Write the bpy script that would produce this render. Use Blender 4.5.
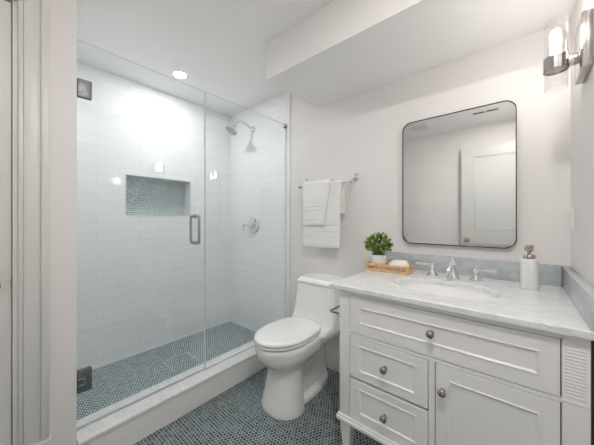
import bpy, bmesh, math, random
from math import pi, sin, cos, sqrt, radians
from mathutils import Vector, Matrix

random.seed(7)
S = bpy.context.scene
for o in list(bpy.data.objects):
    bpy.data.objects.remove(o)
C = S.collection

# ------------------------------------------------------------------ camera, world, exposure
cam_data = bpy.data.cameras.new('camera')
cam = bpy.data.objects.new('camera', cam_data)
C.objects.link(cam)
cam.location = (0, 0, 1.2)
cam.rotation_euler = (radians(90), 0, radians(40.4213))
cam_data.sensor_fit = 'HORIZONTAL'
cam_data.sensor_width = 36.0
cam_data.lens = 259.514 / 594 * 36
cam_data.shift_y = (219.7885 - 222.5) / 594
cam_data.clip_start = 0.01
S.camera = cam

world = bpy.data.worlds.new('world')
S.world = world
world.use_nodes = True
world.node_tree.nodes['Background'].inputs[0].default_value = (0.8, 0.86, 0.95, 1)
world.node_tree.nodes['Background'].inputs[1].default_value = 0.3

S.view_settings.view_transform = 'Standard'
S.view_settings.look = 'None'
S.view_settings.gamma = 1
S.view_settings.use_curve_mapping = False
S.view_settings.exposure = 0.0
S.cycles.max_bounces = 16
S.cycles.diffuse_bounces = 10
S.cycles.glossy_bounces = 8
S.cycles.transmission_bounces = 12
S.cycles.transparent_max_bounces = 24
S.cycles.sample_clamp_indirect = 20

ADDED_LIGHT = 810.0       # emission of the added, unseen room ceiling light
SHOWER_LIGHT = 425.0
BULB_LIGHT = 90.0

# ------------------------------------------------------------------ node helpers
class NT:
    def __init__(self, name):
        self.m = bpy.data.materials.new(name)
        self.m.use_nodes = True
        self.t = self.m.node_tree
        self.b = self.t.nodes['Principled BSDF']
        self.out = self.t.nodes['Material Output']
    def n(self, typ, **kw):
        x = self.t.nodes.new(typ)
        for k, v in kw.items():
            setattr(x, k, v)
        return x
    def l(self, a, b):
        self.t.links.new(a, b)
    def val(self, sock, v):
        if isinstance(v, (int, float)):
            sock.default_value = v
        else:
            self.l(v, sock)
    def math(self, op, a, b=None, c=None):
        x = self.n('ShaderNodeMath', operation=op)
        self.val(x.inputs[0], a)
        if b is not None: self.val(x.inputs[1], b)
        if c is not None: self.val(x.inputs[2], c)
        return x.outputs[0]
    def rng(self, v, a, b, c=0.0, d=1.0):
        x = self.n('ShaderNodeMapRange', interpolation_type='SMOOTHSTEP')
        self.val(x.inputs['Value'], v)
        x.inputs['From Min'].default_value = a; x.inputs['From Max'].default_value = b
        x.inputs['To Min'].default_value = c; x.inputs['To Max'].default_value = d
        return x.outputs['Result']
    def mix(self, f, a, b):
        x = self.n('ShaderNodeMix', data_type='RGBA')
        self.val(x.inputs[0], f)
        for s, v in ((x.inputs[6], a), (x.inputs[7], b)):
            if isinstance(v, tuple): s.default_value = (*v, 1) if len(v) == 3 else v
            else: self.l(v, s)
        return x.outputs[2]
    def ramp(self, f, stops):
        x = self.n('ShaderNodeValToRGB')
        self.val(x.inputs[0], f)
        e = x.color_ramp.elements
        while len(e) < len(stops): e.new(0.5)
        for k, (p, c) in enumerate(stops):
            e[k].position = p; e[k].color = (*c, 1)
        return x.outputs[0]
    def pos(self):
        return self.n('ShaderNodeNewGeometry').outputs['Position']
    def xyz(self, v=None):
        x = self.n('ShaderNodeSeparateXYZ')
        self.l(v if v is not None else self.pos(), x.inputs[0])
        return x.outputs
    def noise(self, scale, detail=3, rough=0.5, vec=None, dist=0.0):
        x = self.n('ShaderNodeTexNoise')
        x.inputs['Scale'].default_value = scale
        x.inputs['Detail'].default_value = detail
        x.inputs['Roughness'].default_value = rough
        x.inputs['Distortion'].default_value = dist
        self.l(vec if vec is not None else self.pos(), x.inputs['Vector'])
        return x.outputs['Fac']
    def bump(self, h, strength, dist):
        x = self.n('ShaderNodeBump')
        x.inputs['Strength'].default_value = strength
        x.inputs['Distance'].default_value = dist
        self.l(h, x.inputs['Height'])
        self.l(x.outputs[0], self.b.inputs['Normal'])
    def set(self, color=None, rough=None, metal=None, spec=None, coat=None):
        if color is not None:
            if isinstance(color, tuple): self.b.inputs['Base Color'].default_value = (*color, 1)
            else: self.l(color, self.b.inputs['Base Color'])
        if rough is not None: self.val(self.b.inputs['Roughness'], rough)
        if metal is not None: self.b.inputs['Metallic'].default_value = metal
        if spec is not None: self.b.inputs['Specular IOR Level'].default_value = spec
        if coat is not None: self.b.inputs['Coat Weight'].default_value = coat
        return self

def paint(name, col, rough=0.5, bump=0.0, var=0.02):
    k = NT(name)
    f = k.noise(3.0, 2)
    a = tuple(c * (1 - var) for c in col)
    k.set(k.mix(f, a, col), rough)
    if bump:
        k.bump(k.noise(260.0, 2), bump, 0.002)
    return k.m

def metal(name, col, rough):
    k = NT(name)
    k.set(col, k.rng(k.noise(40.0, 2), 0.3, 0.7, rough * 0.85, rough * 1.15), 1.0)
    return k.m

def penny_mat(name, ax, pitch, tile_stops, grout, rough=0.16):
    k = NT(name)
    p = k.xyz()
    a = k.math('DIVIDE', p[ax[0]], pitch)
    b = k.math('DIVIDE', p[ax[1]], pitch)
    h = sqrt(3)
    def lat(a, b):
        ra = k.math('ROUND', a)
        rb = k.math('ROUND', k.math('DIVIDE', b, h))
        da = k.math('SUBTRACT', a, ra)
        db = k.math('SUBTRACT', b, k.math('MULTIPLY', rb, h))
        d = k.math('SQRT', k.math('ADD', k.math('MULTIPLY', da, da), k.math('MULTIPLY', db, db)))
        return d, k.math('ADD', k.math('MULTIPLY', ra, 12.9898), k.math('MULTIPLY', rb, 78.233))
    d1, i1 = lat(a, b)
    d2, i2 = lat(k.math('ADD', a, 0.5), k.math('ADD', b, h / 2))
    d = k.math('MINIMUM', d1, d2)
    sel = k.math('LESS_THAN', d1, d2)
    idx = k.math('ADD', k.math('MULTIPLY', sel, i1), k.math('MULTIPLY', k.math('SUBTRACT', 1.0, sel), k.math('ADD', i2, 37.7)))
    wn = k.n('ShaderNodeTexWhiteNoise', noise_dimensions='1D')
    k.l(idx, wn.inputs['W'])
    mask = k.rng(d, 0.425, 0.455, 1.0, 0.0)
    k.set(k.mix(mask, grout, k.ramp(wn.outputs['Value'], tile_stops)), k.rng(mask, 0, 1, 0.75, rough))
    k.bump(k.rng(d, 0.34, 0.47, 1.0, 0.0), 0.5, 0.0012)
    return k.m

def subway_mat(name, ax, L, H, off=(0, 0), col=(0.88, 0.89, 0.89), grout=(0.68, 0.69, 0.69)):
    k = NT(name)
    p = k.xyz()
    a = k.math('DIVIDE', k.math('ADD', p[ax[0]], off[0]), L)
    b = k.math('DIVIDE', k.math('ADD', p[ax[1]], off[1]), H)
    row = k.math('FLOOR', b)
    a = k.math('ADD', a, k.math('MULTIPLY', k.math('FLOORED_MODULO', row, 2.0), 0.5))
    fa = k.math('SUBTRACT', a, k.math('FLOOR', a))
    fb = k.math('SUBTRACT', b, row)
    ea = k.math('MULTIPLY', k.math('MINIMUM', fa, k.math('SUBTRACT', 1.0, fa)), L)
    eb = k.math('MULTIPLY', k.math('MINIMUM', fb, k.math('SUBTRACT', 1.0, fb)), H)
    e = k.math('MINIMUM', ea, eb)
    wn = k.n('ShaderNodeTexWhiteNoise', noise_dimensions='2D')
    cv = k.n('ShaderNodeCombineXYZ')
    k.l(k.math('FLOOR', a), cv.inputs[0]); k.l(row, cv.inputs[1]); k.l(cv.outputs[0], wn.inputs['Vector'])
    m = k.rng(e, 0.0008, 0.0019)
    tile = k.mix(wn.outputs['Value'], tuple(c * 0.975 for c in col), col)
    k.set(k.mix(m, grout, tile), k.rng(m, 0, 1, 0.7, 0.085))
    hgt = k.math('ADD', k.rng(e, 0.0004, 0.0025), k.math('MULTIPLY', k.noise(5.0, 1), 0.25))
    k.bump(hgt, 0.35, 0.001)
    return k.m

def marble_mat(name, base, vein, amt=1.0):
    k = NT(name)
    mp = k.n('ShaderNodeMapping')
    mp.inputs['Rotation'].default_value = (0.0, 0.0, 0.12)
    mp.inputs['Scale'].default_value = (1.5, 5.5, 4.0)
    k.l(k.pos(), mp.inputs[0])
    n1 = k.noise(3.2, 6, 0.62, mp.outputs[0], 1.4)
    n2 = k.noise(9.0, 5, 0.6, mp.outputs[0], 2.0)
    v = k.math('ABSOLUTE', k.math('SUBTRACT', n1, 0.5))
    veins = k.rng(v, 0.0, 0.07, amt, 0.0)
    cloud = k.rng(n2, 0.35, 0.7, 0.0, 0.55 * amt)
    f = k.math('MINIMUM', k.math('ADD', veins, cloud), 1.0)
    k.set(k.mix(f, base, vein), 0.14)
    return k.m

def glass_mat(name, tint, f0=0.04):
    k = NT(name)
    tr = k.n('ShaderNodeBsdfTransparent'); tr.inputs[0].default_value = (*tint, 1)
    gl = k.n('ShaderNodeBsdfGlossy'); gl.inputs['Roughness'].default_value = 0.0
    gl.inputs['Color'].default_value = (1, 1, 1, 1)
    lw = k.n('ShaderNodeLayerWeight')
    fac = k.math('ADD', f0, k.math('MULTIPLY', k.math('POWER', lw.outputs['Facing'], 5.0), 0.9))
    mx = k.n('ShaderNodeMixShader')
    k.l(fac, mx.inputs[0]); k.l(tr.outputs[0], mx.inputs[1]); k.l(gl.outputs[0], mx.inputs[2])
    k.l(mx.outputs[0], k.out.inputs['Surface'])
    return k.m

def emit_mat(name, col, strength):
    k = NT(name)
    k.b.inputs['Base Color'].default_value = (0.9, 0.9, 0.9, 1)
    k.b.inputs['Emission Color'].default_value = (*col, 1)
    k.b.inputs['Emission Strength'].default_value = strength
    return k.m

M = {}
M['pink'] = paint('blush_wall_paint', (0.815, 0.785, 0.772), 0.55, 0.05)
M['ceil'] = paint('ceiling_paint', (0.92, 0.913, 0.905), 0.6, 0.03)
M['trim'] = paint('trim_paint', (0.72, 0.715, 0.695), 0.35)
M['doorpaint'] = paint('door_paint', (0.68, 0.68, 0.665), 0.35)
M['vanity'] = paint('vanity_paint', (0.89, 0.88, 0.86), 0.38)
M['tile_x'] = subway_mat('white_subway_tile_side', (1, 2), 0.305, 0.0762, (0.08, 0.042))
M['tile_y'] = subway_mat('white_subway_tile_end', (0, 2), 0.305, 0.0762, (0.02, 0.042))
M['tile_plain'] = paint('white_glazed_trim', (0.78, 0.79, 0.79), 0.15)
M['curb'] = subway_mat('curb_tile', (1, 2), 0.305, 0.0762, (0.1, 0.014), (0.88, 0.87, 0.85), (0.80, 0.79, 0.77))
M['penny_floor'] = penny_mat('dark_penny_tile', (0, 1), 0.0195,
    [(0.0, (0.026, 0.052, 0.062)), (0.5, (0.062, 0.112, 0.130)), (1.0, (0.13, 0.21, 0.235))], (0.46, 0.47, 0.46))
M['penny_shower'] = penny_mat('teal_penny_tile', (1, 0), 0.0205,
    [(0.0, (0.075, 0.125, 0.135)), (0.5, (0.125, 0.185, 0.20)), (1.0, (0.20, 0.27, 0.285))], (0.68, 0.70, 0.70))
M['penny_niche'] = penny_mat('teal_penny_wall_tile', (1, 2), 0.0215,
    [(0.0, (0.15, 0.235, 0.26)), (0.5, (0.25, 0.36, 0.385)), (1.0, (0.38, 0.49, 0.51))], (0.80, 0.80, 0.78))
M['marble'] = marble_mat('grey_white_marble', (0.86, 0.865, 0.865), (0.64, 0.67, 0.685), 0.55)
M['marble_shaded'] = marble_mat('shaded_marble', (0.56, 0.58, 0.60), (0.42, 0.455, 0.475), 0.55)  # counter marble darkened: the splashes' shade is put into the colour
M['marble_curb'] = marble_mat('curb_marble', (0.80, 0.80, 0.80), (0.64, 0.655, 0.665), 0.5)
M['porcelain'] = NT('white_porcelain').set((0.90, 0.895, 0.88), 0.10, 0.0, coat=0.4).m
M['chrome'] = metal('polished_chrome', (0.80, 0.81, 0.82), 0.06)
M['satin'] = metal('satin_chrome', (0.42, 0.43, 0.44), 0.36)
M['pewter'] = metal('aged_pewter', (0.40, 0.385, 0.37), 0.26)
M['brushed'] = metal('brushed_nickel', (0.50, 0.44, 0.38), 0.3)
M['brass'] = metal('polished_brass', (0.55, 0.44, 0.27), 0.18)
M['hinge'] = metal('hinge_steel', (0.26, 0.265, 0.27), 0.45)
M['sconce'] = metal('sconce_nickel', (0.56, 0.53, 0.515), 0.16)
M['black_metal'] = metal('blackened_metal', (0.032, 0.029, 0.027), 0.4)
M['mirror'] = NT('silvered_glass').set((0.86, 0.865, 0.86), 0.0, 1.0).m
M['glass'] = glass_mat('clear_pane', (0.968, 0.985, 0.990))
M['edge'] = NT('glass_edge').set((0.72, 0.78, 0.79), 0.1).m
M['shade_glass'] = glass_mat('clear_shade_glass', (0.965, 0.965, 0.965), 0.05)
M['seal'] = NT('clear_vinyl_seal').set((0.72, 0.76, 0.77), 0.3).m
M['plate'] = paint('switch_plastic', (0.80, 0.80, 0.79), 0.3)
M['bulb'] = emit_mat('lit_bulb', (1.0, 0.955, 0.90), BULB_LIGHT)
M['lens_added'] = emit_mat('lit_added_lens', (1.0, 0.985, 0.955), ADDED_LIGHT)
M['lens_shower'] = emit_mat('lit_shower_lens', (0.99, 0.99, 0.985), SHOWER_LIGHT)
M['dark'] = NT('gap_shade').set((0.02, 0.02, 0.02), 0.9).m  # near-black colour put in for the shade inside gaps and slots
M['vent_grey'] = paint('vent_plastic', (0.62, 0.62, 0.61), 0.4)
M['rattan'] = None
k = NT('woven_rattan'); k.set(k.mix(k.noise(90.0, 3), (0.56, 0.31, 0.14), (0.84, 0.58, 0.33)), 0.5); M['rattan'] = k.m
k = NT('terry_cotton'); k.set((0.89, 0.885, 0.875), 0.95); k.b.inputs['Sheen Weight'].default_value = 0.3
k.bump(k.noise(420.0, 2), 0.6, 0.004); M['terry'] = k.m
k = NT('boxwood_leaf'); k.set(k.ramp(k.noise(55.0, 1), [(0.30, (0.08, 0.17, 0.02)), (0.55, (0.20, 0.34, 0.06)), (0.75, (0.36, 0.46, 0.13))]), 0.42); M['leaf'] = k.m
k = NT('pale_leaf_tip'); k.set(k.mix(k.noise(60.0, 1), (0.62, 0.66, 0.30), (0.82, 0.78, 0.52)), 0.45); M['leaf_tip'] = k.m
M['soil'] = paint('soil', (0.05, 0.035, 0.02), 0.9)
M['stoneware'] = paint('white_stoneware', (0.80, 0.80, 0.79), 0.3)
M['soap'] = NT('white_soap').set((0.84, 0.83, 0.80), 0.35).m

# ------------------------------------------------------------------ mesh helpers
def box(bm, x0, x1, y0, y1, z0, z1, bev=0.0, seg=2):
    r = bmesh.ops.create_cube(bm, size=1.0)
    vs = r['verts']
    for v in vs:
        v.co = Vector(((x0 + x1) / 2 + v.co.x * (x1 - x0), (y0 + y1) / 2 + v.co.y * (y1 - y0), (z0 + z1) / 2 + v.co.z * (z1 - z0)))
    if bev:
        es = list({e for v in vs for e in v.link_edges})
        bmesh.ops.bevel(bm, geom=es, offset=bev, segments=seg, profile=0.5, affect='EDGES')
    return bm

def loft(bm, rings, cap=True, closed=False):
    vr = [[bm.verts.new(p) for p in r] for r in rings]
    n = len(vr[0])
    m = len(vr)
    for i in range(m if closed else m - 1):
        a, b = vr[i], vr[(i + 1) % m]
        for j in range(n):
            bm.faces.new((a[j], a[(j + 1) % n], b[(j + 1) % n], b[j]))
    if cap and not closed:
        bm.faces.new(list(reversed(vr[0])))
        bm.faces.new(vr[-1])
    return vr

def basis(d):
    d = Vector(d).normalized()
    up = Vector((0, 0, 1)) if abs(d.z) < 0.95 else Vector((1, 0, 0))
    u = d.cross(up).normalized()
    return u, d.cross(u).normalized(), d

def lathe(bm, prof, origin=(0, 0, 0), axis=(0, 0, 1), n=28, cap=True):
    u, w, d = basis(axis)
    o = Vector(origin)
    rings = []
    for r, h in prof:
        r = max(r, 1e-5)
        rings.append([o + d * h + u * (r * cos(2 * pi * k / n)) + w * (r * sin(2 * pi * k / n)) for k in range(n)])
    loft(bm, rings, cap)

def tube(bm, pts, rad, n=14, cap=True):
    pts = [Vector(p) for p in pts]
    rad = rad if isinstance(rad, (list, tuple)) else [rad] * len(pts)
    rings = []
    u = None
    for i, p in enumerate(pts):
        d = (pts[min(i + 1, len(pts) - 1)] - pts[max(i - 1, 0)]).normalized()
        if u is None:
            u, w, _ = basis(d)
        else:
            u = (u - d * u.dot(d)).normalized()
        w = d.cross(u).normalized()
        rings.append([p + u * (rad[i] * cos(2 * pi * k / n)) + w * (rad[i] * sin(2 * pi * k / n)) for k in range(n)])
    loft(bm, rings, cap)

def bez(p, n=12):
    """smooth curve through the points (Catmull-Rom)"""
    p = [Vector(q) for q in p]
    q = [p[0] * 2 - p[1]] + p + [p[-1] * 2 - p[-2]]
    out = []
    for i in range(1, len(q) - 2):
        for s in range(n):
            t = s / n
            a, b, c, d = q[i - 1], q[i], q[i + 1], q[i + 2]
            out.append(0.5 * ((2 * b) + (c - a) * t + (2 * a - 5 * b + 4 * c - d) * t * t + (3 * b - a - 3 * c + d) * t ** 3))
    out.append(p[-1])
    return out

def ball(bm, c, r, sc=(1, 1, 1), u=20, v=12):
    res = bmesh.ops.create_uvsphere(bm, u_segments=u, v_segments=v, radius=r)
    for q in res['verts']:
        q.co = Vector((c[0] + q.co.x * sc[0], c[1] + q.co.y * sc[1], c[2] + q.co.z * sc[2]))

def BM():
    return bmesh.new()

def put(name, bm, mat, parent=None, ang=38, loc=None, fix=True):
    """link bm (built in room coordinates) as ONE mesh object"""
    if fix:
        bmesh.ops.recalc_face_normals(bm, faces=bm.faces)
    me = bpy.data.meshes.new(name)
    bm.to_mesh(me); bm.free()
    mats = mat if isinstance(mat, list) else [mat]
    for q in mats: me.materials.append(q)
    if ang:
        me.polygons.foreach_set('use_smooth', [True] * len(me.polygons))
        me.set_sharp_from_angle(angle=radians(ang))
    o = bpy.data.objects.new(name, me)
    C.objects.link(o)
    if parent is not None:
        org = Vector((0, 0, 0)); p = parent
        while p is not None:
            org += p.location; p = p.parent
        me.transform(Matrix.Translation(-org))
        o.parent = parent
    else:
        if loc is None:
            xs = [v.co for v in me.vertices]
            loc = Vector(((min(v.x for v in xs) + max(v.x for v in xs)) / 2, (min(v.y for v in xs) + max(v.y for v in xs)) / 2, min(v.z for v in xs)))
        me.transform(Matrix.Translation(-Vector(loc)))
        o.location = loc
    return o

def tag(o, label, cat, group=None, kind=None):
    o['label'] = label; o['category'] = cat
    if group: o['group'] = group
    if kind: o['kind'] = kind
    return o

def thing(name, loc, label, cat, group=None, kind=None):
    o = bpy.data.objects.new(name, None)
    o.empty_display_size = 0.05
    C.objects.link(o)
    o.location = loc
    return tag(o, label, cat, group, kind)

def struct(name, bm, mat, ang=30, label=None, cat=None):
    o = put(name, bm, mat, ang=ang)
    o['kind'] = 'structure'
    if label: o['label'] = label
    if cat: o['category'] = cat
    return o

# ------------------------------------------------------------------ room dimensions
W = 1.78          # face of the vanity wall
XR = 0.19         # right wall
XL = -1.585       # left wall, shower front
XN = -2.5215      # far wall of the shower (with the niche)
YS = 0.258        # near end of the shower
YF = -0.48        # wall behind the camera
ZC = 2.3937       # ceiling
XT = -1.601       # end of the tiling on the vanity wall
SF = 0.034        # shower floor

# floor, ceiling
struct('floor', box(BM(), -1.60, XR + 0.1, YF - 0.1, W + 0.1, -0.08, 0), M['penny_floor'], label='dark penny round tile floor with pale grout', cat='floor')
struct('shower_floor', box(BM(), XN - 0.02, -1.60, YS - 0.02, W + 0.02, -0.08, SF), M['penny_shower'], label='teal penny tile shower floor', cat='floor')
struct('ceiling', box(BM(), XN - 0.2, XR + 0.1, YF - 0.1, W + 0.1, ZC, ZC + 0.08), M['ceil'], label='white painted ceiling', cat='ceiling')
bm = BM(); box(bm, -1.2994, XR, 1.2033, W, 2.1477, ZC)
bm.faces.ensure_lookup_table()
for f in bm.faces:
    f.material_index = 1 if f.calc_center_median().z < 2.15 else 0
struct('ceiling_soffit', bm, [M['pink'], M['ceil']], label='boxed soffit over the vanity', cat='ceiling')

# painted walls
struct('wall_back', box(BM(), XT, XR + 0.1, W, W + 0.1, -0.05, ZC + 0.02), M['pink'], label='blush painted wall behind the vanity', cat='wall')
struct('wall_right', box(BM(), XR, XR + 0.1, YF - 0.1, W, -0.05, ZC + 0.02), M['pink'], label='blush painted wall right of the vanity', cat='wall')
struct('wall_front', box(BM(), XL - 0.1, XR, YF - 0.1, YF, -0.05, ZC + 0.02), M['pink'], label='blush wall opposite the vanity', cat='wall')
bm = BM()
DY0, DY1, DZ = -0.415, 0.066, 2.115
box(bm, XL - 0.1, XL, DY1, YS, -0.05, ZC + 0.02)
box(bm, XL - 0.1, XL, YF, DY0, -0.05, ZC + 0.02)
box(bm, XL - 0.1, XL, DY0, DY1, DZ, ZC + 0.02)
struct('wall_left', bm, M['pink'], label='blush wall between door and shower', cat='wall')

# shower walls
NY0, NY1, NZ0, NZ1, ND = 0.725, 1.305, 1.234, 1.590, 0.12
bm = BM()
T = 0.16
box(bm, XN - T, XN, YS - 0.1, NY0, -0.05, ZC + 0.02)
box(bm, XN - T, XN, NY1, W + 0.1, -0.05, ZC + 0.02)
box(bm, XN - T, XN, NY0, NY1, -0.05, NZ0)
box(bm, XN - T, XN, NY0, NY1, NZ1, ZC + 0.02)
struct('wall_shower_left', bm, M['tile_x'], label='white subway tiled shower wall with niche', cat='wall')
struct('wall_shower_back', box(BM(), XN, XT, W, W + 0.1, -0.05, ZC + 0.02), M['tile_y'], label='white tiled shower wall with shower head', cat='wall')
struct('wall_shower_front', box(BM(), XN, XL - 0.1, YS - 0.1, YS, -0.05, ZC + 0.02), M['tile_y'], label='white tiled near end of shower', cat='wall')
# niche: lining and mosaic back
struct('niche_back', box(BM(), XN - T, XN - ND, NY0 + 0.001, NY1 - 0.001, NZ0 + 0.001, NZ1 - 0.001), M['penny_niche'], label='teal penny mosaic back of the shower niche', cat='niche')
bm = BM()
t = 0.008
for a in ((NY0, NY1, NZ0, NZ0 + t), (NY0, NY1, NZ1 - t, NZ1), (NY0, NY0 + t, NZ0 + t, NZ1 - t), (NY1 - t, NY1, NZ0 + t, NZ1 - t)):
    box(bm, XN - ND, XN + 0.004, a[0], a[1], a[2], a[3])
struct('niche_trim', bm, M['tile_plain'], label='white tile lining around the shower niche', cat='niche')

# tile end trim on the vanity wall
struct('trim_1', box(BM(), XT, XT + 0.012, W - 0.009, W, 0.0, ZC, 0.003), M['tile_plain'], label='white tile edge strip beside the shower glass', cat='trim')

bm = BM()
box(bm, XN, XN + 0.008, YS, W, SF, SF + 0.008); box(bm, XN, -1.735, W - 0.008, W, SF, SF + 0.008)
struct('trim_3', bm, M['tile_plain'], label='white bead where shower walls meet the floor', cat='trim')
# curb
bm = BM(); box(bm, -1.735, -1.563, YS, W, -0.02, 0.139)
cu = struct('shower_curb', bm, M['curb'], label='white tiled shower curb', cat='curb')
tag(put('curb_cap', box(BM(), -1.742, -1.553, YS + 0.001, W - 0.001, 0.139, 0.160, 0.003), M['marble_curb']),
    'pale marble slab capping the shower curb', 'slab')

# baseboards
def baseboard(name, x0, x1, y0, y1, nrm, label):
    bm = BM()
    box(bm, x0, x1, y0, y1, 0.0, 0.115, 0.001)
    sx, sy = nrm
    box(bm, x0 + (0.006 if sx < 0 else 0), x1 - (0.006 if sx > 0 else 0), y0 + (0.006 if sy < 0 else 0), y1 - (0.006 if sy > 0 else 0), 0.115, 0.135, 0.002)
    struct(name, bm, M['trim'], label=label, cat='baseboard')
baseboard('baseboard_back', XT + 0.05, XR - 0.015, W - 0.015, W, (0, -1), 'white baseboard behind the toilet and vanity')
baseboard('baseboard_left', XL, XL + 0.014, 0.168, YS, (1, 0), 'white baseboard between door casing and shower')
baseboard('baseboard_right', XR - 0.015, XR, YF, W, (-1, 0), 'white baseboard along the right wall')

# ------------------------------------------------------------------ left door and casing
dr = thing('door_1', (XL - 0.03, (DY0 + DY1) / 2, 0), 'white door at the far left inside its casing', 'door', kind='structure')
bm = BM()
dx = XL - 0.012
y0, y1 = DY0 + 0.015, DY1 - 0.0155
box(bm, dx - 0.035, dx, y0, y0 + 0.09, 0.01, DZ - 0.018)
box(bm, dx - 0.035, dx, y1 - 0.09, y1, 0.01, DZ - 0.018)
for z0, z1 in ((0.01, 0.20), (0.90, 1.02), (DZ - 0.14, DZ - 0.018)):
    box(bm, dx - 0.035, dx, y0 + 0.09, y1 - 0.09, z0, z1)
box(bm, dx - 0.027, dx - 0.010, y0 + 0.085, y1 - 0.085, 0.19, DZ - 0.13)
put('slab', bm, M['trim'], dr)
kb = BM(); lathe(kb, [(0.026, 0), (0.026, 0.006), (0.010, 0.012), (0.010, 0.03), (0.024, 0.038), (0.027, 0.05), (0.020, 0.06), (0.0, 0.063)], (dx, y1 - 0.055, 0.94), (1, 0, 0))
put('knob', kb, M['brass'], dr)
sp = BM(); box(sp, XL - 0.02, XL + 0.003, DY1 - 0.016, DY1 - 0.012, 0.922, 0.962, 0.001)
put('strike_plate', sp, M['brass'], dr)
bm = BM()     # jamb with its stop
box(bm, XL - 0.1, XL + 0.002, DY1 - 0.012, DY1 + 0.0, 0, DZ)
box(bm, XL - 0.1, XL + 0.002, DY0, DY0 + 0.012, 0, DZ)
box(bm, XL - 0.1, XL + 0.002, DY0, DY1, DZ - 0.012, DZ)
box(bm, XL - 0.1, XL - 0.06, DY1 - 0.03, DY1 - 0.012, 0, DZ - 0.012)
put('jamb', bm, M['trim'], dr)
bm = BM()
PZ = 0.245
def casing_v(s, ya):   # ya: edge at the door, s: direction away from it
    for a, b, h in ((0.003, 0.018, 0.012), (0.018, 0.070, 0.017), (0.070, 0.097, 0.026)):
        lo, hi = sorted((ya + s * a, ya + s * b))
        hi = min(hi, DY1 + 0.097); lo = max(lo, YF)
        if hi - lo > 0.002:
            box(bm, XL, XL + h, lo, hi, PZ, DZ + b, 0.002)
casing_v(1, DY1)
casing_v(-1, DY0)
for a, b, h in ((0.003, 0.018, 0.012), (0.018, 0.070, 0.017), (0.070, 0.097, 0.026)):
    box(bm, XL, XL + h, max(DY0 - a, YF), DY1 + a, DZ + a, DZ + b, 0.002)
box(bm, XL, XL + 0.030, DY1 + 0.002, DY1 + 0.101, 0, PZ, 0.003)
box(bm, XL, XL + 0.030, YF, DY0 - 0.002, 0, PZ, 0.003)
struct('trim_2', bm, M['trim'], label='white moulded casing around the left door', cat='trim')

# ------------------------------------------------------------------ open door leaf behind the camera (seen in the mirror)
d2 = thing('door_2', (-0.19, -0.417, 0), 'white panelled door with brass knob reflected in the mirror', 'door', kind='structure')
bm = BM()
x0, x1, yb, yf, zt = -0.554, 0.150, -0.435, -0.400, 2.115
st = 0.135
box(bm, x0, x0 + st, yb, yf, 0.012, zt); box(bm, x1 - st, x1, yb, yf, 0.012, zt)
for za, zb in ((0.012, 0.24), (0.90, 1.085), (zt - 0.125, zt)):
    box(bm, x0 + st, x1 - st, yb, yf, za, zb)
box(bm, x0 + st - 0.005, x1 - st + 0.005, yb + 0.010, yf - 0.012, 0.2, zt - 0.1)
for za, zb in ((0.24, 0.90), (1.085, zt - 0.125)):   # bead around each panel
    for q in ((x0 + st, x1 - st, za, za + 0.014), (x0 + st, x1 - st, zb - 0.014, zb), (x0 + st, x0 + st + 0.014, za, zb), (x1 - st - 0.014, x1 - st, za, zb)):
        box(bm, q[0], q[1], yf - 0.013, yf - 0.005, q[2], q[3], 0.002)
put('slab', bm, M['doorpaint'], d2)
kb = BM(); lathe(kb, [(0.030, 0), (0.030, 0.006), (0.011, 0.012), (0.011, 0.03), (0.024, 0.036), (0.030, 0.052), (0.022, 0.064), (0.0, 0.068)], (x0 + 0.062, yf, 0.945), (0, 1, 0))
put('knob', kb, M['brass'], d2)
for z in (0.25, 1.06, 1.88):
    h = BM(); lathe(h, [(0.008, 0), (0.008, 0.09)], (x1 + 0.010, yf - 0.004, z)); box(h, x1, x1 + 0.036, yf - 0.012, yf - 0.008, z, z + 0.09)
    put('hinge', h, M['satin'], d2)

# ------------------------------------------------------------------ ceiling lights and vents
def downlight(x, y, lens, label):
    t = thing('recessed_downlight', (x, y, ZC), label, 'ceiling light', 'round recessed ceiling lights')
    bm = BM()
    n = 40
    rings = []
    for r, z in ((0.046, -0.001), (0.052, -0.0035), (0.058, -0.003), (0.061, 0.0)):
        rings.append([(x + r * cos(2 * pi * k / n), y + r * sin(2 * pi * k / n), ZC + z) for k in range(n)])
    loft(bm, rings, cap=False)
    put('trim_ring', bm, M['plate'], t)
    bm = BM(); lathe(bm, [(0.0393, -0.003), (0.0393, -0.0005)], (x, y, ZC), n=40)
    put('lens', bm, lens, t)
downlight(-2.122, 1.003, M['lens_shower'], 'round lit recessed ceiling light over the shower')
downlight(-0.06, 0.36, M['lens_added'], 'added unseen ceiling light that brightens the room')  # added light, out of view, gives the room its general brightness

ex = thing('exhaust_fan_grille', (-0.96, -0.01, ZC), 'pale square exhaust fan grille on the ceiling, reflected at mirror top left', 'vent')
bm = BM(); box(bm, -1.07, -0.85, -0.11, 0.09, ZC - 0.028, ZC, 0.004)
put('cover', bm, M['plate'], ex)
bm = BM()
for q in range(12):
    yy = -0.098 + q * 0.0155
    box(bm, -1.055, -0.865, yy, yy + 0.007, ZC - 0.0295, ZC - 0.0275)
put('slats', bm, M['vent_grey'], ex)
lv = thing('linear_air_vent', (-0.275, -0.0, ZC), 'slim two-slot air vent on the ceiling, reflected at mirror top right', 'vent')
bm = BM()
x0, x1 = -0.40, -0.15
box(bm, x0, x1, -0.045, -0.022, ZC - 0.006, ZC); box(bm, x0, x1, 0.022, 0.045, ZC - 0.006, ZC)
for a in (x0, -0.282, x1 - 0.014): box(bm, a, a + 0.014, -0.022, 0.022, ZC - 0.006, ZC)
put('frame', bm, M['plate'], lv)
for a in (x0 + 0.014, -0.268):
    bm = BM(); box(bm, a, a + 0.104, -0.022, 0.022, ZC - 0.002, ZC - 0.0005)
    put('slot', bm, M['dark'], lv)

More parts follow.
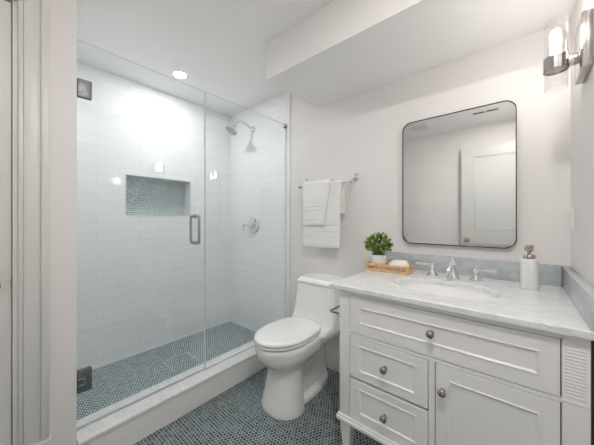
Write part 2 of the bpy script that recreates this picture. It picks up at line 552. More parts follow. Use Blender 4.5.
# ------------------------------------------------------------------ shower glass
GX0, GX1 = -1.6625, -1.6525
GT, GB = 2.0907, 0.168
def pane(name, y0, y1, parent):
    bm = BM(); box(bm, GX0, GX1, y0, y1, GB, GT)
    for f in bm.faces:
        f.material_index = 0 if abs(f.normal.x) > 0.9 else 1
    return put(name, bm, [M['glass'], M['edge']], parent, ang=0)
sd = thing('shower_door', (-1.6575, 0.615, GB), 'clear frameless glass shower door with a chrome pull handle, left pane of the shower front', 'shower door')
pane('glass_panel', 0.268, 0.956, sd)
for z0, z1, lab in ((1.810, 1.898, None), (0.343, 0.452, None)):
    bm = BM()
    for xa, xb in ((GX1, GX1 + 0.008), (GX0 - 0.008, GX0)):
        box(bm, xa, xb, 0.272, 0.328, z0, z1, 0.0015)
    box(bm, GX0 - 0.006, GX1 + 0.006, 0.2585, 0.2705, z0, z1, 0.001)
    h = put('hinge', bm, M['hinge'], sd)
    bm = BM()
    zm = (z0 + z1) / 2
    box(bm, GX1 + 0.008, GX1 + 0.0105, 0.2725, 0.2985, zm + 0.013, zm + 0.017)
    box(bm, GX1 + 0.008, GX1 + 0.0105, 0.2725, 0.2985, zm - 0.017, zm - 0.013)
    box(bm, GX1 + 0.008, GX1 + 0.0105, 0.2965, 0.3005, zm - 0.017, zm + 0.017)
    put('hinge_knuckle', bm, M['chrome'], h)
bm = BM()
hy = 0.885
for s in (1, -1):
    xo = GX1 if s > 0 else GX0
    pts = bez([(xo, hy, 1.225), (xo + s * 0.035, hy, 1.225), (xo + s * 0.047, hy, 1.217), (xo + s * 0.050, hy, 1.20), (xo + s * 0.050, hy, 1.070), (xo + s * 0.047, hy, 1.053), (xo + s * 0.035, hy, 1.045), (xo, hy, 1.045)], 6)
    tube(bm, pts, 0.0085)
    for z in (1.225, 1.045):
        lathe(bm, [(0.014, 0), (0.014, 0.004)], (xo, hy, z), (s, 0, 0))
put('pull_handle', bm, M['satin'], sd)
bm = BM(); box(bm, GX0 + 0.001, GX1 - 0.001, 0.268, 0.954, 0.1615, GB, 0.001)
put('bottom_seal', bm, M['seal'], sd)

fp = thing('shower_glass_panel', (-1.6575, 1.36, 0.16), 'fixed clear glass shower panel right of the door, next to the toilet', 'glass panel')
pane('glass_panel', 0.962, W - 0.004, fp)
bm = BM(); box(bm, GX0 - 0.007, GX1 + 0.007, W - 0.032, W - 0.0005, 2.056, 2.088, 0.002)
put('wall_clip', bm, M['pewter'], fp)
bm = BM(); box(bm, GX0 - 0.004, GX1 + 0.004, 0.962, W - 0.012, 0.1605, GB + 0.004, 0.001)
put('bottom_channel', bm, M['seal'], fp)
bm = BM(); box(bm, GX0 - 0.003, GX1 + 0.003, W - 0.008, W - 0.0005, GB + 0.01, 2.056)
put('wall_channel', bm, M['seal'], fp)

# ------------------------------------------------------------------ shower fittings
sh = thing('showerhead', (-2.121, W, 2.15), 'chrome shower head on a curved wall arm', 'shower head')
bm = BM(); lathe(bm, [(0.032, 0), (0.032, 0.006), (0.022, 0.014), (0.014, 0.02), (0.0, 0.021)], (-2.121, W, 2.15), (0, -1, 0))
put('flange', bm, M['chrome'], sh)
bm = BM(); tube(bm, bez([(-2.121, W - 0.01, 2.15), (-2.124, 1.72, 2.168), (-2.13, 1.66, 2.190), (-2.135, 1.615, 2.190), (-2.14, 1.585, 2.168), (-2.145, 1.565, 2.14)], 8), 0.0105)
put('arm', bm, M['chrome'], sh)
ax = Vector((-0.16, -0.50, -0.85)).normalized()
bm = BM(); lathe(bm, [(0.013, -0.01), (0.017, 0.0), (0.017, 0.014), (0.022, 0.024), (0.045, 0.040), (0.066, 0.055), (0.070, 0.062), (0.070, 0.070), (0.064, 0.073), (0.0, 0.073)], (-2.145, 1.565, 2.14), ax, 36)
hd = put('head', bm, M['chrome'], sh)
bm = BM(); lathe(bm, [(0.058, 0.0735), (0.058, 0.0755), (0.0, 0.0755)], (-2.145, 1.565, 2.14), ax, 32)
put('spray_face', bm, M['satin'], hd)

sv = thing('shower_valve', (-2.11, W, 1.145), 'round chrome shower valve trim with lever', 'shower valve')
bm = BM(); lathe(bm, [(0.088, 0), (0.088, 0.004), (0.080, 0.010), (0.040, 0.015), (0.0, 0.016)], (-2.11, W, 1.145), (0, -1, 0), 40)
put('escutcheon', bm, M['chrome'], sv)
bm = BM(); lathe(bm, [(0.030, 0.012), (0.030, 0.03), (0.024, 0.042), (0.020, 0.065), (0.0, 0.068)], (-2.11, W, 1.145), (0, -1, 0))
hb = put('hub', bm, M['chrome'], sv)
bm = BM(); tube(bm, [(-2.11, 1.722, 1.147), (-2.16, 1.715, 1.147), (-2.20, 1.71, 1.147)], [0.010, 0.009, 0.007])
tube(bm, [(-2.195, 1.71, 1.155), (-2.196, 1.709, 1.12), (-2.197, 1.708, 1.085)], [0.008, 0.007, 0.010])
put('lever', bm, M['chrome'], sv)

dn = thing('shower_drain', (-2.116, 1.006, SF), 'square tile-in floor drain in the shower', 'drain')
bm = BM()
for a in ((-2.221, -2.011, 0.901, 0.906), (-2.221, -2.011, 1.106, 1.111), (-2.221, -2.216, 0.906, 1.106), (-2.016, -2.011, 0.906, 1.106)):
    box(bm, *a, SF, SF + 0.003)
put('frame', bm, M['vent_grey'], dn)
bm = BM(); box(bm, -2.209, -2.023, 0.913, 1.099, SF, SF + 0.0022)
put('tile_insert', bm, M['penny_shower'], dn)

# ------------------------------------------------------------------ toilet
TX = -1.165
to = thing('toilet', (TX, 1.40, 0), 'white one-piece elongated toilet with its lid closed, between shower and vanity', 'toilet')
def egg(z, yf, yb, hw, ym, n=48, pw=0.5, pf=1.0, xs=TX):
    """outline: rounded front at yf, squarer back at yb"""
    r = []
    for k in range(n):
        a = 2 * pi * k / n
        s, c = sin(a), cos(a)
        if c >= 0:   # back half
            x = hw * math.copysign(abs(s) ** pw, s); y = ym + (yb - ym) * abs(c) ** pw
        else:
            x = hw * math.copysign(abs(s) ** pf, s); y = ym - (ym - yf) * abs(c) ** pf
        r.append((xs + x, y, z))
    return r
bm = BM()
sec = [  # z, front, back, half width, widest y
    (0.000, 1.100, 1.300, 0.152, 1.225), (0.012, 1.098, 1.300, 0.154, 1.225), (0.030, 1.102, 1.300, 0.151, 1.225), (0.10, 1.120, 1.305, 0.136, 1.23),
    (0.19, 1.138, 1.31, 0.121, 1.235), (0.24, 1.142, 1.33, 0.118, 1.24), (0.27, 1.128, 1.38, 0.124, 1.255), (0.295, 1.098, 1.43, 0.142, 1.26),
    (0.32, 1.066, 1.48, 0.155, 1.26), (0.35, 1.046, 1.51, 0.170, 1.26), (0.39, 1.037, 1.52, 0.175, 1.26), (0.418, 1.035, 1.52, 0.177, 1.26), (0.426, 1.040, 1.52, 0.173, 1.26), (0.428, 1.06, 1.50, 0.165, 1.26)]
loft(bm, [egg(z, a, b, h, m, pw=0.55) for z, a, b, h, m in sec])
# trapway behind the pedestal and the foot flange
sec = [(0.0, 0.112), (0.024, 0.111), (0.034, 0.100), (0.045, 0.074), (0.12, 0.066), (0.20, 0.072), (0.27, 0.09), (0.35, 0.12)]
loft(bm, [egg(z, 1.24, 1.70, h, 1.42, pw=0.95, pf=0.4) for z, h in sec])
# deck under the tank
sec = [(0.29, 1.40, 0.095), (0.32, 1.36, 0.125), (0.355, 1.33, 0.160), (0.39, 1.32, 0.184), (0.42, 1.32, 0.192), (0.445, 1.42, 0.190)]
loft(bm, [egg(z, a, W - 0.012, h, 1.62, pw=0.35, pf=0.55) for z, a, h in sec])
put('bowl', bm, M['porcelain'], to, ang=50)
# tank
def rect(z, yf, yb, hw, r=0.03, n=6):
    pts = []
    for cx, cy, a0 in ((TX + hw - r, yf + r, -90), (TX + hw - r, yb - r, 0), (TX - hw + r, yb - r, 90), (TX - hw + r, yf + r, 180)):
        for k in range(n + 1):
            a = radians(a0 + 90 * k / n)
            pts.append((cx + r * cos(a), cy + r * sin(a), z))
    return pts
bm = BM()
loft(bm, [rect(z, a, W - 0.012, h, 0.035) for z, a, h in ((0.42, 1.480, 0.193), (0.438, 1.505, 0.194), (0.46, 1.522, 0.193), (0.50, 1.535, 0.190), (0.57, 1.543, 0.184), (0.65, 1.549, 0.177), (0.712, 1.553, 0.170))])
put('tank', bm, M['porcelain'], to, ang=50)
bm = BM()
loft(bm, [rect(z, a, W - 0.012, h, 0.030) for z, a, h in ((0.711, 1.561, 0.162), (0.7165, 1.561, 0.162))])
put('tank_seam_shade', bm, M['dark'], to, ang=50)  # black layer painting the shade under the tank lid
bm = BM()
loft(bm, [rect(z, a, W - 0.010, h, 0.035) for z, a, h in ((0.7160, 1.552, 0.171), (0.7170, 1.550, 0.172), (0.728, 1.550, 0.172), (0.731, 1.551, 0.171), (0.753, 1.568, 0.154), (0.756, 1.572, 0.150))])
put('tank_lid', bm, M['porcelain'], to, ang=20)
def ovalslab(name, zs, ins, mat):
    bm = BM()
    loft(bm, [egg(z, 1.026 + i, 1.515 - i, 0.1755 - i, 1.265, pw=0.72, pf=0.98) for z, i in zip(zs, ins)])
    return put(name, bm, mat, to, ang=50)
ovalslab('seat_gap_shade', (0.4275, 0.436), (0.020, 0.020), M['dark'])  # black oval painted for the shade between bowl and seat
ovalslab('seat', (0.4356, 0.437, 0.4455, 0.4475), (0.005, 0.002, 0.002, 0.005), M['porcelain'])
ovalslab('lid_gap_shade', (0.447, 0.456), (0.018, 0.018), M['dark'])  # shade between seat and lid, painted as a black oval
ovalslab('seat_lid', (0.4555, 0.458, 0.466, 0.472, 0.475), (0.004, 0.0, 0.0, 0.007, 0.03), M['porcelain'])
for s in (-1, 1):
    bm = BM(); ball(bm, (TX + s * 0.088, 1.46, 0.036), 0.013, (1, 1, 1.1)); put('bolt_cap', bm, M['porcelain'], to)

# ------------------------------------------------------------------ vanity
VX0, VX1, VF, VB = -0.682, 0.162, 1.130, 1.762
va = thing('vanity_cabinet', ((VX0 + VX1) / 2, 1.45, 0), 'white bathroom vanity cabinet with two drawers, a wide top drawer and a door', 'vanity')
PW = 0.056
bm = BM()
# case: sides, back, bottom, front frame
box(bm, VX0, VX0 + 0.018, VF + 0.02, VB, 0.215, 0.852)
box(bm, VX1 - 0.018, VX1, VF + 0.02, VB, 0.215, 0.852)
box(bm, VX0, VX1, VB - 0.012, VB, 0.215, 0.852)
box(bm, VX0 + 0.018, VX1 - 0.018, VF + 0.02, VB - 0.012, 0.215, 0.233)
box(bm, VX0, VX0 + PW, VF, VF + 0.03, 0.232, 0.852, 0.0015)
box(bm, VX1 - PW - 0.004, VX1, VF, VF + 0.03, 0.232, 0.852, 0.0015)
box(bm, VX0 + PW, VX1 - PW, VF, VF + 0.02, 0.836, 0.852)
box(bm, VX0 + PW, VX1 - PW, VF, VF + 0.02, 0.640, 0.652)
box(bm, -0.272, -0.250, VF, VF + 0.02, 0.232, 0.640)
# side panel frame on the left side
box(bm, VX0 - 0.004, VX0, VF + 0.03, VF + 0.09, 0.232, 0.852); box(bm, VX0 - 0.004, VX0, VB - 0.06, VB, 0.232, 0.852)
box(bm, VX0 - 0.004, VX0, VF + 0.09, VB - 0.06, 0.79, 0.852); box(bm, VX0 - 0.004, VX0, VF + 0.09, VB - 0.06, 0.232, 0.30)
put('case', bm, M['vanity'], va)
bm = BM()
box(bm, VX0 - 0.014, VX1 + 0.010, VF - 0.014, VB, 0.207, 0.226, 0.004)
box(bm, VX0 - 0.008, VX1 + 0.006, VF - 0.008, VB, 0.226, 0.236, 0.003)
put('base_moulding', bm, M['vanity'], va)
# dark reveal: black sheet painting shade behind doors and drawers
bm = BM(); box(bm, VX0 + PW, VX1 - PW, VF + 0.0195, VF + 0.022, 0.236, 0.84)
put('reveal_shade', bm, M['dark'], va)
# reeded blocks and recessed flats on both pilasters
for xa in (VX0 + 0.006, VX1 - PW + 0.002):
    bm = BM()
    nre = 17
    for q in range(nre):
        z = 0.662 + q * 0.0102
        r = []
        for k in range(7):
            a = pi * k / 6
            r.append((VF - 0.0011 * sin(a), z + 0.0051 - 0.0046 * cos(a)))
        loft(bm, [[(xx, yy, zz) for yy, zz in r] for xx in (xa, xa + 0.044)])
    put('reeded_block', bm, M['vanity'], va)
    bm = BM()
    box(bm, xa - 0.004, xa + 0.048, VF - 0.002, VF, 0.647, 0.653, 0.0008)
    put('pilaster_band', bm, M['vanity'], va)

def front(name, x0, x1, z0, z1, fx, fz):
    """inset drawer or door front: stiles, rails, stepped moulding and a flat panel"""
    bm = BM()
    g = 0.0034
    x0 += g; x1 -= g; z0 += g; z1 -= g
    ya, yb = VF, VF + 0.019
    def ringrect(i, k, y): return [(x0 + i + k * fx, y, z0 + i + k * fz), (x1 - i - k * fx, y, z0 + i + k * fz), (x1 - i - k * fx, y, z1 - i - k * fz), (x0 + i + k * fx, y, z1 - i - k * fz)]
    prof = [(0, 0, yb), (0, 0, ya + 0.001), (0.001, 0, ya), (-0.006, 1, ya), (-0.0045, 1, ya - 0.0022), (-0.001, 1, ya - 0.0022), (0.001, 1, ya + 0.0005), (0.004, 1, ya + 0.0035)]
    loft(bm, [ringrect(i, k, y) for i, k, y in prof])
    return put(name, bm, M['vanity'], va, ang=25)
def knob(x, z, parent):
    bm = BM(); lathe(bm, [(0.010, -0.001), (0.009, 0.003), (0.0055, 0.008), (0.0055, 0.014), (0.013, 0.019), (0.0155, 0.024), (0.0145, 0.029), (0.009, 0.033), (0.0, 0.0345)], (x, VF, z), (0, -1, 0), 24)
    put('knob', bm, M['pewter'], parent, ang=75)
FX0, FX1 = VX0 + PW, VX1 - PW - 0.004
d = front('drawer', FX0, FX1, 0.652, 0.836, 0.052, 0.054); knob(-0.262, 0.752, d)
d = front('drawer', FX0, -0.272, 0.438, 0.640, 0.052, 0.042); knob(-0.449, 0.541, d)
d = front('drawer', FX0, -0.272, 0.236, 0.434, 0.052, 0.042); knob(-0.449, 0.328, d)
d = front('door', -0.250, FX1, 0.236, 0.640, 0.052, 0.058); knob(-0.221, 0.541, d)
for xa in (VX0 + 0.004, VX1 - 0.056):
    for yc in (VF + 0.002, VB - 0.054):
        bm = BM()
        def sq(z, i): return [(xa + i, yc + i, z), (xa + 0.052 - i, yc + i, z), (xa + 0.052 - i, yc + 0.052 - i, z), (xa + i, yc + 0.052 - i, z)]
        loft(bm, [sq(z, i) for z, i in ((0, 0.0125), (0.004, 0.0115), (0.150, 0.002), (0.160, 0.0), (0.207, 0.0))])
        put('leg', bm, M['vanity'], va)

# paper holder on the side of the vanity
ph = thing('paper_holder', (VX0 - 0.004, 1.16, 0.714), 'empty chrome toilet paper holder on the vanity side', 'paper holder')
bm = BM(); lathe(bm, [(0.022, 0), (0.022, 0.006), (0.010, 0.010)], (VX0 - 0.004, 1.163, 0.716), (-1, 0, 0))
put('rosette', bm, M['chrome'], ph)
bm = BM(); tube(bm, [(VX0 - 0.008, 1.163, 0.716), (-0.735, 1.163, 0.716), (-0.752, 1.163, 0.716), (-0.760, 1.168, 0.716), (-0.762, 1.180, 0.716), (-0.762, 1.25, 0.716), (-0.762, 1.315, 0.716)], 0.0058)
put('arm', bm, M['pewter'], ph)

# ------------------------------------------------------------------ marble top with its oval opening
CX0, CX1, CY0, CY1, CZ0, CZ1 = -0.7298, XR - 0.001, 1.1098, W - 0.001, 0.853, 0.880
SX, SY, SA, SB = -0.275, 1.395, 0.218, 0.166
bm = BM()
N = 96
angs = sorted([2 * pi * k / N for k in range(N)] + [math.atan2(y - SY, x - SX) % (2 * pi) for x in (CX0, CX1) for y in (CY0, CY1)])
def outer(a, i=0.0):
    c, s = cos(a), sin(a)
    t = min([(CX1 - SX) / c if c > 1e-9 else 1e9, (CX0 - SX) / c if c < -1e-9 else 1e9, (CY1 - SY) / s if s > 1e-9 else 1e9, (CY0 - SY) / s if s < -1e-9 else 1e9])
    x, y = SX + t * c, SY + t * s
    return (min(max(x, CX0 + i), CX1 - i), min(max(y, CY0 + i), CY1 - i))
def el(a, g=0.0):
    # same direction as the ray from the sink centre
    c, s = cos(a), sin(a)
    r = 1 / sqrt((c / (SA + g)) ** 2 + (s / (SB + g)) ** 2)
    return (SX + r * c, SY + r * s)
prof = [[(*el(a), CZ0) for a in angs], [(*el(a), CZ1 - 0.004) for a in angs], [(*el(a, 0.004), CZ1) for a in angs], [(*outer(a, 0.004), CZ1) for a in angs],
        [(*outer(a), CZ1 - 0.004) for a in angs], [(*outer(a), CZ0 + 0.004) for a in angs], [(*outer(a, 0.004), CZ0) for a in angs]]
loft(bm, prof, cap=False, closed=True)
tag(put('marble_countertop', bm, M['marble'], ang=25), 'grey veined white marble countertop on the vanity', 'countertop')
tag(put('backsplash', box(BM(), CX0, XR - 0.032, W - 0.021, W - 0.001, CZ1, 0.980, 0.002), M['marble_shaded']), 'long marble backsplash under the mirror, painted darker for shade', 'backsplash')
tag(put('side_splash', box(BM(), XR - 0.031, XR - 0.001, CY0 + 0.004, W - 0.001, CZ1, 0.980, 0.002), M['marble_shaded']), 'marble side splash against the right wall, shade in its colour', 'backsplash')

sk = thing('sink', (SX, SY, 0.72), 'white oval undermount sink in the marble top', 'sink')
bm = BM()
rings = []
for g, z in ((0.020, 0.852), (0.004, 0.852), (0.002, 0.845), (-0.006, 0.82), (-0.02, 0.785), (-0.05, 0.75), (-0.09, 0.727), (-0.125, 0.718), (-0.143, 0.716)):
    rings.append([(*el(2 * pi * k / 64, g), z) for k in range(64)])
loft(bm, rings + [[(x, y, z - 0.008 if q else z - 0.006) for x, y, z in r] for q, r in reversed(list(enumerate(rings)))], cap=False, closed=True)
put('basin', bm, M['porcelain'], sk, ang=50)
bm = BM(); lathe(bm, [(0.030, 0.714), (0.030, 0.7185), (0.022, 0.720), (0.0, 0.7185)], (SX, SY, 0))
put('drain_stopper', bm, M['chrome'], sk)

# ------------------------------------------------------------------ faucet
FX, FY = -0.272, 1.640
fa = thing('faucet', (FX, FY, CZ1), 'chrome widespread faucet with two lever handles behind the sink', 'faucet')
bm = BM()
lathe(bm, [(0.034, 0), (0.034, 0.004), (0.026, 0.012), (0.019, 0.028), (0.0155, 0.05), (0.0145, 0.070), (0.018, 0.078), (0.018, 0.086), (0.010, 0.092), (0.007, 0.098), (0.011, 0.105), (0.008, 0.113), (0.0, 0.115)], (FX, FY, CZ1))
tube(bm, bez([(FX, FY, CZ1 + 0.060), (FX, FY - 0.03, CZ1 + 0.072), (FX, FY - 0.07, CZ1 + 0.076), (FX, FY - 0.105, CZ1 + 0.066), (FX, FY - 0.118, CZ1 + 0.046)], 8),
     [0.014] * 20 + [0.0125] * 13)
put('spout', bm, M['chrome'], fa)
for s, x in ((-1, FX - 0.103), (1, FX + 0.103)):
    bm = BM()
    lathe(bm, [(0.031, 0), (0.031, 0.004), (0.024, 0.012), (0.016, 0.028), (0.0125, 0.046), (0.015, 0.052), (0.017, 0.058), (0.017, 0.068), (0.010, 0.074), (0.0, 0.078)], (x, FY, CZ1))
    h = put('handle', bm, M['chrome'], fa)
    bm = BM(); tube(bm, [(x, FY, CZ1 + 0.063), (x + s * 0.025, FY, CZ1 + 0.064), (x + s * 0.060, FY - 0.004, CZ1 + 0.065), (x + s * 0.085, FY - 0.006, CZ1 + 0.065), (x + s * 0.090, FY - 0.006, CZ1 + 0.065)], [0.009, 0.0075, 0.008, 0.0095, 0.006])
    put('lever', bm, M['chrome'], h)

# ------------------------------------------------------------------ mirror
mi = thing('wall_mirror', (-0.293, W, 1.0475), 'rounded rectangular mirror with a thin dark metal frame above the sink', 'mirror')
MX0, MX1, MZ0, MZ1 = -0.5808, -0.005, 1.0475, 1.8303
def rr(i, y, r=0.055, n=10):
    pts = []
    r = r - i
    for cx, cz, a0 in ((MX1 - i - r, MZ0 + i + r, -90), (MX1 - i - r, MZ1 - i - r, 0), (MX0 + i + r, MZ1 - i - r, 90), (MX0 + i + r, MZ0 + i + r, 180)):
        for k in range(n + 1):
            a = radians(a0 + 90 * k / n)
            pts.append((cx + r * cos(a), y, cz + r * sin(a)))
    return pts
bm = BM(); loft(bm, [rr(0, W - 0.002), rr(0, W - 0.026), rr(0.0042, W - 0.026), rr(0.0042, W - 0.002)], closed=True)
put('frame', bm, M['black_metal'], mi)
bm = BM(); loft(bm, [rr(0.0042, W - 0.004), rr(0.0042, W - 0.022)])
put('mirror_glass', bm, M['mirror'], mi, ang=30)

# ------------------------------------------------------------------ wall sconce on the right wall
SCX, SCY = 0.108, 1.370
sc = thing('wall_sconce', (XR, SCY, 1.80), 'nickel wall sconce with a clear glass cylinder shade on the right wall', 'wall light')
bm = BM(); box(bm, XR - 0.026, XR - 0.0005, 1.290, 1.450, 1.715, 1.905, 0.004)
put('back_plate', bm, M['sconce'], sc)
bm = BM(); box(bm, SCX + 0.031, XR - 0.025, SCY - 0.015, SCY + 0.015, 1.766, 1.800, 0.003)
put('arm', bm, M['sconce'], sc)
bm = BM()
n = 48
def circ(r, z): return [(SCX + r * cos(2 * pi * k / n), SCY + r * sin(2 * pi * k / n), z) for k in range(n)]
loft(bm, [circ(0.0355, 1.758), circ(0.0355, 1.808), circ(0.0335, 1.809), circ(0.0335, 1.757)], closed=True)
lathe(bm, [(0.0300, 1.761), (0.0300, 1.766), (0.012, 1.769), (0.012, 1.800), (0.0, 1.800)], (SCX, SCY, 0), n=32)
put('collar', bm, M['sconce'], sc)
bm = BM(); loft(bm, [circ(0.0328, 1.688), circ(0.0328, 1.945), circ(0.0306, 1.9455), circ(0.0306, 1.6875)], closed=True)
put('glass_shade', bm, M['shade_glass'], sc)
bm = BM(); lathe(bm, [(0.009, 1.800), (0.0125, 1.806), (0.0145, 1.815), (0.0145, 1.895), (0.0125, 1.906), (0.007, 1.913), (0.0, 1.915)], (SCX, SCY, 0))
put('bulb', bm, M['bulb'], sc)

# light switch on the right wall
sw = thing('light_switch', (XR, 1.71, 1.20), 'white light switch plate on the right wall near the corner', 'light switch')
bm = BM(); box(bm, XR - 0.007, XR - 0.0003, 1.672, 1.744, 1.138, 1.258, 0.002); put('plate', bm, M['plate'], sw)
bm = BM(); box(bm, XR - 0.011, XR - 0.006, 1.692, 1.724, 1.166, 1.230, 0.002); put('rocker', bm, M['plate'], sw)

# ------------------------------------------------------------------ towel bar and towels
BY, BZ, BX0, BX1 = 1.704, 1.480, -1.410, -0.930
tb = thing('towel_bar', ((BX0 + BX1) / 2, W, BZ), 'chrome towel bar on the wall above the toilet', 'towel bar')
bm = BM(); tube(bm, [(BX0, BY, BZ), (BX1, BY, BZ)], 0.008)
put('bar', bm, M['chrome'], tb)
for x in (BX0, BX1):
    bm = BM(); lathe(bm, [(0.031, 0), (0.031, 0.007), (0.023, 0.015), (0.012, 0.020), (0.0, 0.021)], (x, W, BZ + 0.042), (0, -1, 0))
    d = Vector((0, -0.084, -0.042)); L = d.length
    lathe(bm, [(0.011, 0.01), (0.011, L - 0.028), (0.016, L - 0.020), (0.018, L - 0.004), (0.016, L + 0.010), (0.008, L + 0.015), (0.0, L + 0.016)], (x, W, BZ + 0.042), d)
    put('bracket', bm, M['chrome'], tb)

def towel(name, label, off, th, zfront, zback, xl, xr, bands, seed, yf_extra=0.0, sway=0.0025):
    """a thick cloth folded over the bar; off: gap from bar surface, xl/xr: side edges as functions of position along the cloth"""
    rnd = random.Random(seed)
    ph = [rnd.uniform(0, 6.28) for _ in range(6)]
    R = 0.008 + off + th / 2
    path = []
    nf = 130
    for k in range(nf):
        path.append((BY - R - yf_extra * (1 - k / nf), zfront + (BZ - zfront) * k / nf, -1))
    for k in range(13):
        a = pi - pi * k / 12
        path.append((BY + R * cos(a), BZ + R * sin(a), 0))
    for k in range(1, nf + 1):
        path.append((BY + R, BZ - (BZ - zback) * k / nf, 1))
    nx = 26
    P = len(path)
    bm = BM()
    front, back = [], []
    for i, (y, z, side) in enumerate(path):
        y0, z0, _ = path[max(i - 1, 0)]; y1, z1, _ = path[min(i + 1, P - 1)]
        tv = Vector((0, y1 - y0, z1 - z0)).normalized()
        nv = Vector((0, -tv.z, tv.y))      # outwards from the bar
        s = i / (P - 1)
        fr, bk = [], []
        for j in range(nx + 1):
            u = j / nx
            x = xl(s) + (xr(s) - xl(s)) * u
            hang = min(1.0, abs(BZ - z) / 0.2) if side else 0.0
            wob = sway * hang * (sin(u * 7.0 + ph[0]) + 0.5 * sin(u * 15 + ph[1] + z * 5))
            wob = wob if side < 0 else wob * 0.4
            e = min(u, 1 - u) * (abs(xr(s) - xl(s)))
            tk = th * (0.55 + 0.45 * min(1.0, e / 0.012))
            ee = min(i, P - 1 - i)
            if ee < 2: tk *= 0.7
            for b0, b1 in bands:
                if side < 0 and b0 < z < b1: tk *= 0.5
            zz = z + 0.004 * sin(u * 5 + ph[2]) * hang
            c = Vector((x, y - wob * (1 if side <= 0 else -1) - (0.004 * hang if side < 0 else 0), zz))
            fr.append(bm.verts.new(c + nv * tk / 2)); bk.append(bm.verts.new(c - nv * tk / 2))
        front.append(fr); back.append(bk)
    for i in range(P - 1):
        for j in range(nx):
            bm.faces.new((front[i][j], front[i][j + 1], front[i + 1][j + 1], front[i + 1][j]))
            bm.faces.new((back[i][j], back[i + 1][j], back[i + 1][j + 1], back[i][j + 1]))
        bm.faces.new((front[i][0], front[i + 1][0], back[i + 1][0], back[i][0]))
        bm.faces.new((front[i][nx], back[i][nx], back[i + 1][nx], front[i + 1][nx]))
    for j in range(nx):
        bm.faces.new((front[0][j], back[0][j], back[0][j + 1], front[0][j + 1]))
        bm.faces.new((front[-1][j], front[-1][j + 1], back[-1][j + 1], back[-1][j]))
    o = put(name, bm, M['terry'], ang=60)
    tag(o, label, 'towel', 'white towels on the bar')
    return o
towel('bath_towel', 'long white bath towel hanging on the towel bar, under the shorter towel', 0.0015, 0.011, 0.985, 1.245,
      lambda s: -1.366, lambda s: -1.020 + 0.022 * min(1, s / 0.6) + 0.010 * max(0, s - 0.6), ((1.148, 1.160), (1.100, 1.108), (1.060, 1.068), (0.995, 1.003)), 3)
towel('hand_towel', 'short narrow white hand towel folded over the long bath towel', 0.0175, 0.012, 1.158, 1.30,
      lambda s: -1.362 + 0.016 * max(0, 0.45 - s) / 0.45, lambda s: -1.092 - 0.060 * max(0, 0.45 - s) / 0.45, ((1.292, 1.302), (1.262, 1.268), (1.190, 1.197)), 5)

# ------------------------------------------------------------------ tray, plant, soap
TRX, TRY, TRA = -0.616, 1.612, radians(3)
TL, TD, TH = 0.262, 0.122, 0.046
tr = thing('rattan_tray', (TRX, TRY, CZ1), 'small woven rattan tray on the marble countertop', 'tray')
def tp(a, b, z):   # tray coordinates to room
    return (TRX + a * cos(TRA) - b * sin(TRA), TRY + a * sin(TRA) + b * cos(TRA), CZ1 + z)
def loopr(i, z, r=0.016, n=5):
    pts = []
    hx, hy = TL / 2 - i, TD / 2 - i
    for cx, cy, a0 in ((hx - r, -hy + r, -90), (hx - r, hy - r, 0), (-hx + r, hy - r, 90), (-hx + r, -hy + r, 180)):
        for k in range(n + 1):
            a = radians(a0 + 90 * k / n)
            pts.append(tp(cx + r * cos(a), cy + r * sin(a), z))
    return pts
bm = BM(); loft(bm, [loopr(0.003, 0.0005), loopr(0.003, 0.006)])
put('tray_base', bm, M['rattan'], tr)
def hoop(bm, i, z, rad):
    p = [Vector(q) for q in loopr(i, z)]
    dense = []
    for a, b in zip(p, p[1:] + p[:1]):
        m = max(1, int((b - a).length / 0.021))
        dense += [a.lerp(b, q / m) for q in range(m)]
    n = len(dense)
    rings = []
    for q in range(n):
        d = (dense[(q + 1) % n] - dense[q - 1]).normalized()
        u = Vector((0, 0, 1)); w = d.cross(u).normalized()
        rr_ = rad * (1 + 0.16 * sin(q * 2.1))
        rings.append([dense[q] + u * (rr_ * cos(2 * pi * k / 8)) + w * (rr_ * sin(2 * pi * k / 8)) for k in range(8)])
    loft(bm, rings, closed=True)
    return dense
bm = BM(); dn_ = hoop(bm, 0.002, 0.043, 0.0045); hoop(bm, 0.0, 0.0375, 0.003); put('rim', bm, M['rattan'], tr)
bm = BM(); hoop(bm, 0.001, 0.0055, 0.005); hoop(bm, 0.002, 0.0125, 0.003); put('foot_ring', bm, M['rattan'], tr)
bm = BM()
for q in range(len(dn_)):
    a, b = dn_[q], dn_[(q + 1) % len(dn_)]
    za, zb = CZ1 + 0.013, CZ1 + 0.037
    tube(bm, [(a.x, a.y, za), (a.x, a.y, zb)], 0.0042, 8)
put('weave', bm, M['rattan'], tr)

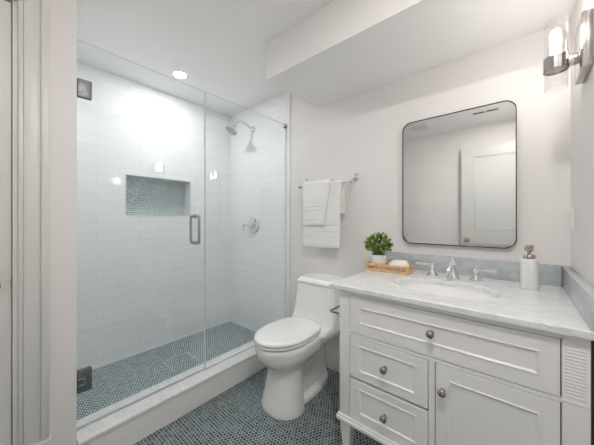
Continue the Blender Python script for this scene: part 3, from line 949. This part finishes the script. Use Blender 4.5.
PXY = tp(-0.070, 0.004, 0)
pl = thing('potted_plant', (PXY[0], PXY[1], CZ1 + 0.0065), 'small green bushy plant in a white pot on the tray', 'plant')
bm = BM(); lathe(bm, [(0.046, 0), (0.048, 0.003), (0.051, 0.088), (0.051, 0.091), (0.047, 0.091), (0.045, 0.078), (0.0, 0.078)], (PXY[0], PXY[1], CZ1 + 0.0065), n=36)
put('pot', bm, M['stoneware'], pl)
bm = BM(); lathe(bm, [(0.0445, 0.078), (0.040, 0.082), (0.0, 0.085)], (PXY[0], PXY[1], CZ1 + 0.0065))
put('soil', bm, M['soil'], pl)
rn = random.Random(11)
fol, tips, stems = BM(), BM(), BM()
cc = Vector((PXY[0], PXY[1], CZ1 + 0.160))
base = Vector((PXY[0], PXY[1], CZ1 + 0.086))
def leaf(bm, p, d, L, wd):
    u, w, d = basis(d)
    a = rn.uniform(0, 6.28)
    s = u * cos(a) + w * sin(a)
    nn = d.cross(s)
    v = [bm.verts.new(q) for q in (p, p + d * L * 0.35 + s * wd + nn * L * 0.08, p + d * L * 0.75 + s * wd * 0.8 + nn * L * 0.05, p + d * L - nn * L * 0.05, p + d * L * 0.75 - s * wd * 0.8 + nn * L * 0.05, p + d * L * 0.35 - s * wd + nn * L * 0.08, p + d * L * 0.5 - nn * L * 0.04)]
    for k in range(6):
        bm.faces.new((v[6], v[k], v[(k + 1) % 6]))
for _ in range(190):
    th, cz = rn.uniform(0, 2 * pi), rn.uniform(-0.55, 1.0)
    rr0 = sqrt(1 - cz * cz)
    dr_ = Vector((rr0 * cos(th), rr0 * sin(th), cz))
    rad = 0.071 * rn.uniform(0.80, 1.06)
    p = cc + Vector((dr_.x * rad * 1.12, dr_.y * rad * 1.05, dr_.z * rad))
    if p.z < CZ1 + 0.104: p.z = CZ1 + 0.104 + rn.uniform(0, 0.01)
    tube(stems, [base + Vector((dr_.x * 0.02, dr_.y * 0.02, 0)), base.lerp(p, 0.55) + Vector((0, 0, 0.008)), p], 0.0009, 5)
    tip = rn.random() < 0.34
    for q in range(7):
        dd = (dr_ + Vector((rn.uniform(-1, 1), rn.uniform(-1, 1), rn.uniform(-0.5, 1))) * 0.9).normalized()
        leaf(tips if tip and q < 4 else fol, p - dr_ * rn.uniform(0, 0.022), dd, rn.uniform(0.012, 0.019), rn.uniform(0.0042, 0.0065))
fo = put('foliage', fol, M['leaf'], pl, ang=0, fix=False)
put('leaf_tips', tips, M['leaf_tip'], pl, ang=0, fix=False)
put('stems', stems, M['leaf'], pl)

q = tp(0.060, 0.0, 0)
bm = BM()
rings = []
for i, z in ((0.022, 0.0), (0.006, 0.009), (0.0, 0.026), (0.002, 0.042), (0.011, 0.056), (0.024, 0.065), (0.040, 0.068)):
    ring = []
    for k in range(40):
        a = 2 * pi * k / 40
        ex_ = 0.75
        x = (0.061 - i) * math.copysign(abs(cos(a)) ** ex_, cos(a)); y = (0.046 - i) * math.copysign(abs(sin(a)) ** ex_, sin(a))
        ring.append((q[0] + x * cos(TRA) - y * sin(TRA), q[1] + x * sin(TRA) + y * cos(TRA), CZ1 + 0.0065 + z + 0.06 * x * (z / 0.068)))
    rings.append(ring)
loft(bm, rings)
tag(put('soap_bar', bm, M['soap'], ang=60), 'smooth white rounded bar of soap in the rattan tray', 'soap')

# ------------------------------------------------------------------ soap dispenser
DX, DYY = 0.040, 1.622
sp = thing('soap_dispenser', (DX, DYY, CZ1), 'white ribbed soap dispenser with a nickel pump near the right corner', 'soap dispenser')
bm = BM()
prof = [(0.0, 0), (0.0312, 0), (0.033, 0.002)]
nr = 15
for k in range(nr):
    z = 0.006 + k * 0.0085
    prof += [(0.033, z), (0.0337, z + 0.003), (0.0337, z + 0.0055), (0.033, z + 0.008)]
prof += [(0.033, 0.1355), (0.031, 0.139), (0.016, 0.1405), (0.0, 0.1405)]
lathe(bm, prof, (DX, DYY, CZ1), n=40)
put('bottle', bm, M['stoneware'], sp, ang=50)
bm = BM()
lathe(bm, [(0.022, 0.1403), (0.022, 0.154), (0.019, 0.158), (0.0075, 0.160), (0.0075, 0.172), (0.0145, 0.174), (0.0165, 0.198), (0.013, 0.204), (0.0, 0.205)], (DX, DYY, CZ1))
tube(bm, [(DX, DYY, CZ1 + 0.192), (DX - 0.008, DYY - 0.025, CZ1 + 0.194), (DX - 0.012, DYY - 0.042, CZ1 + 0.192), (DX - 0.013, DYY - 0.047, CZ1 + 0.184)], [0.008, 0.0075, 0.007, 0.006])
put('pump', bm, M['brushed'], sp)
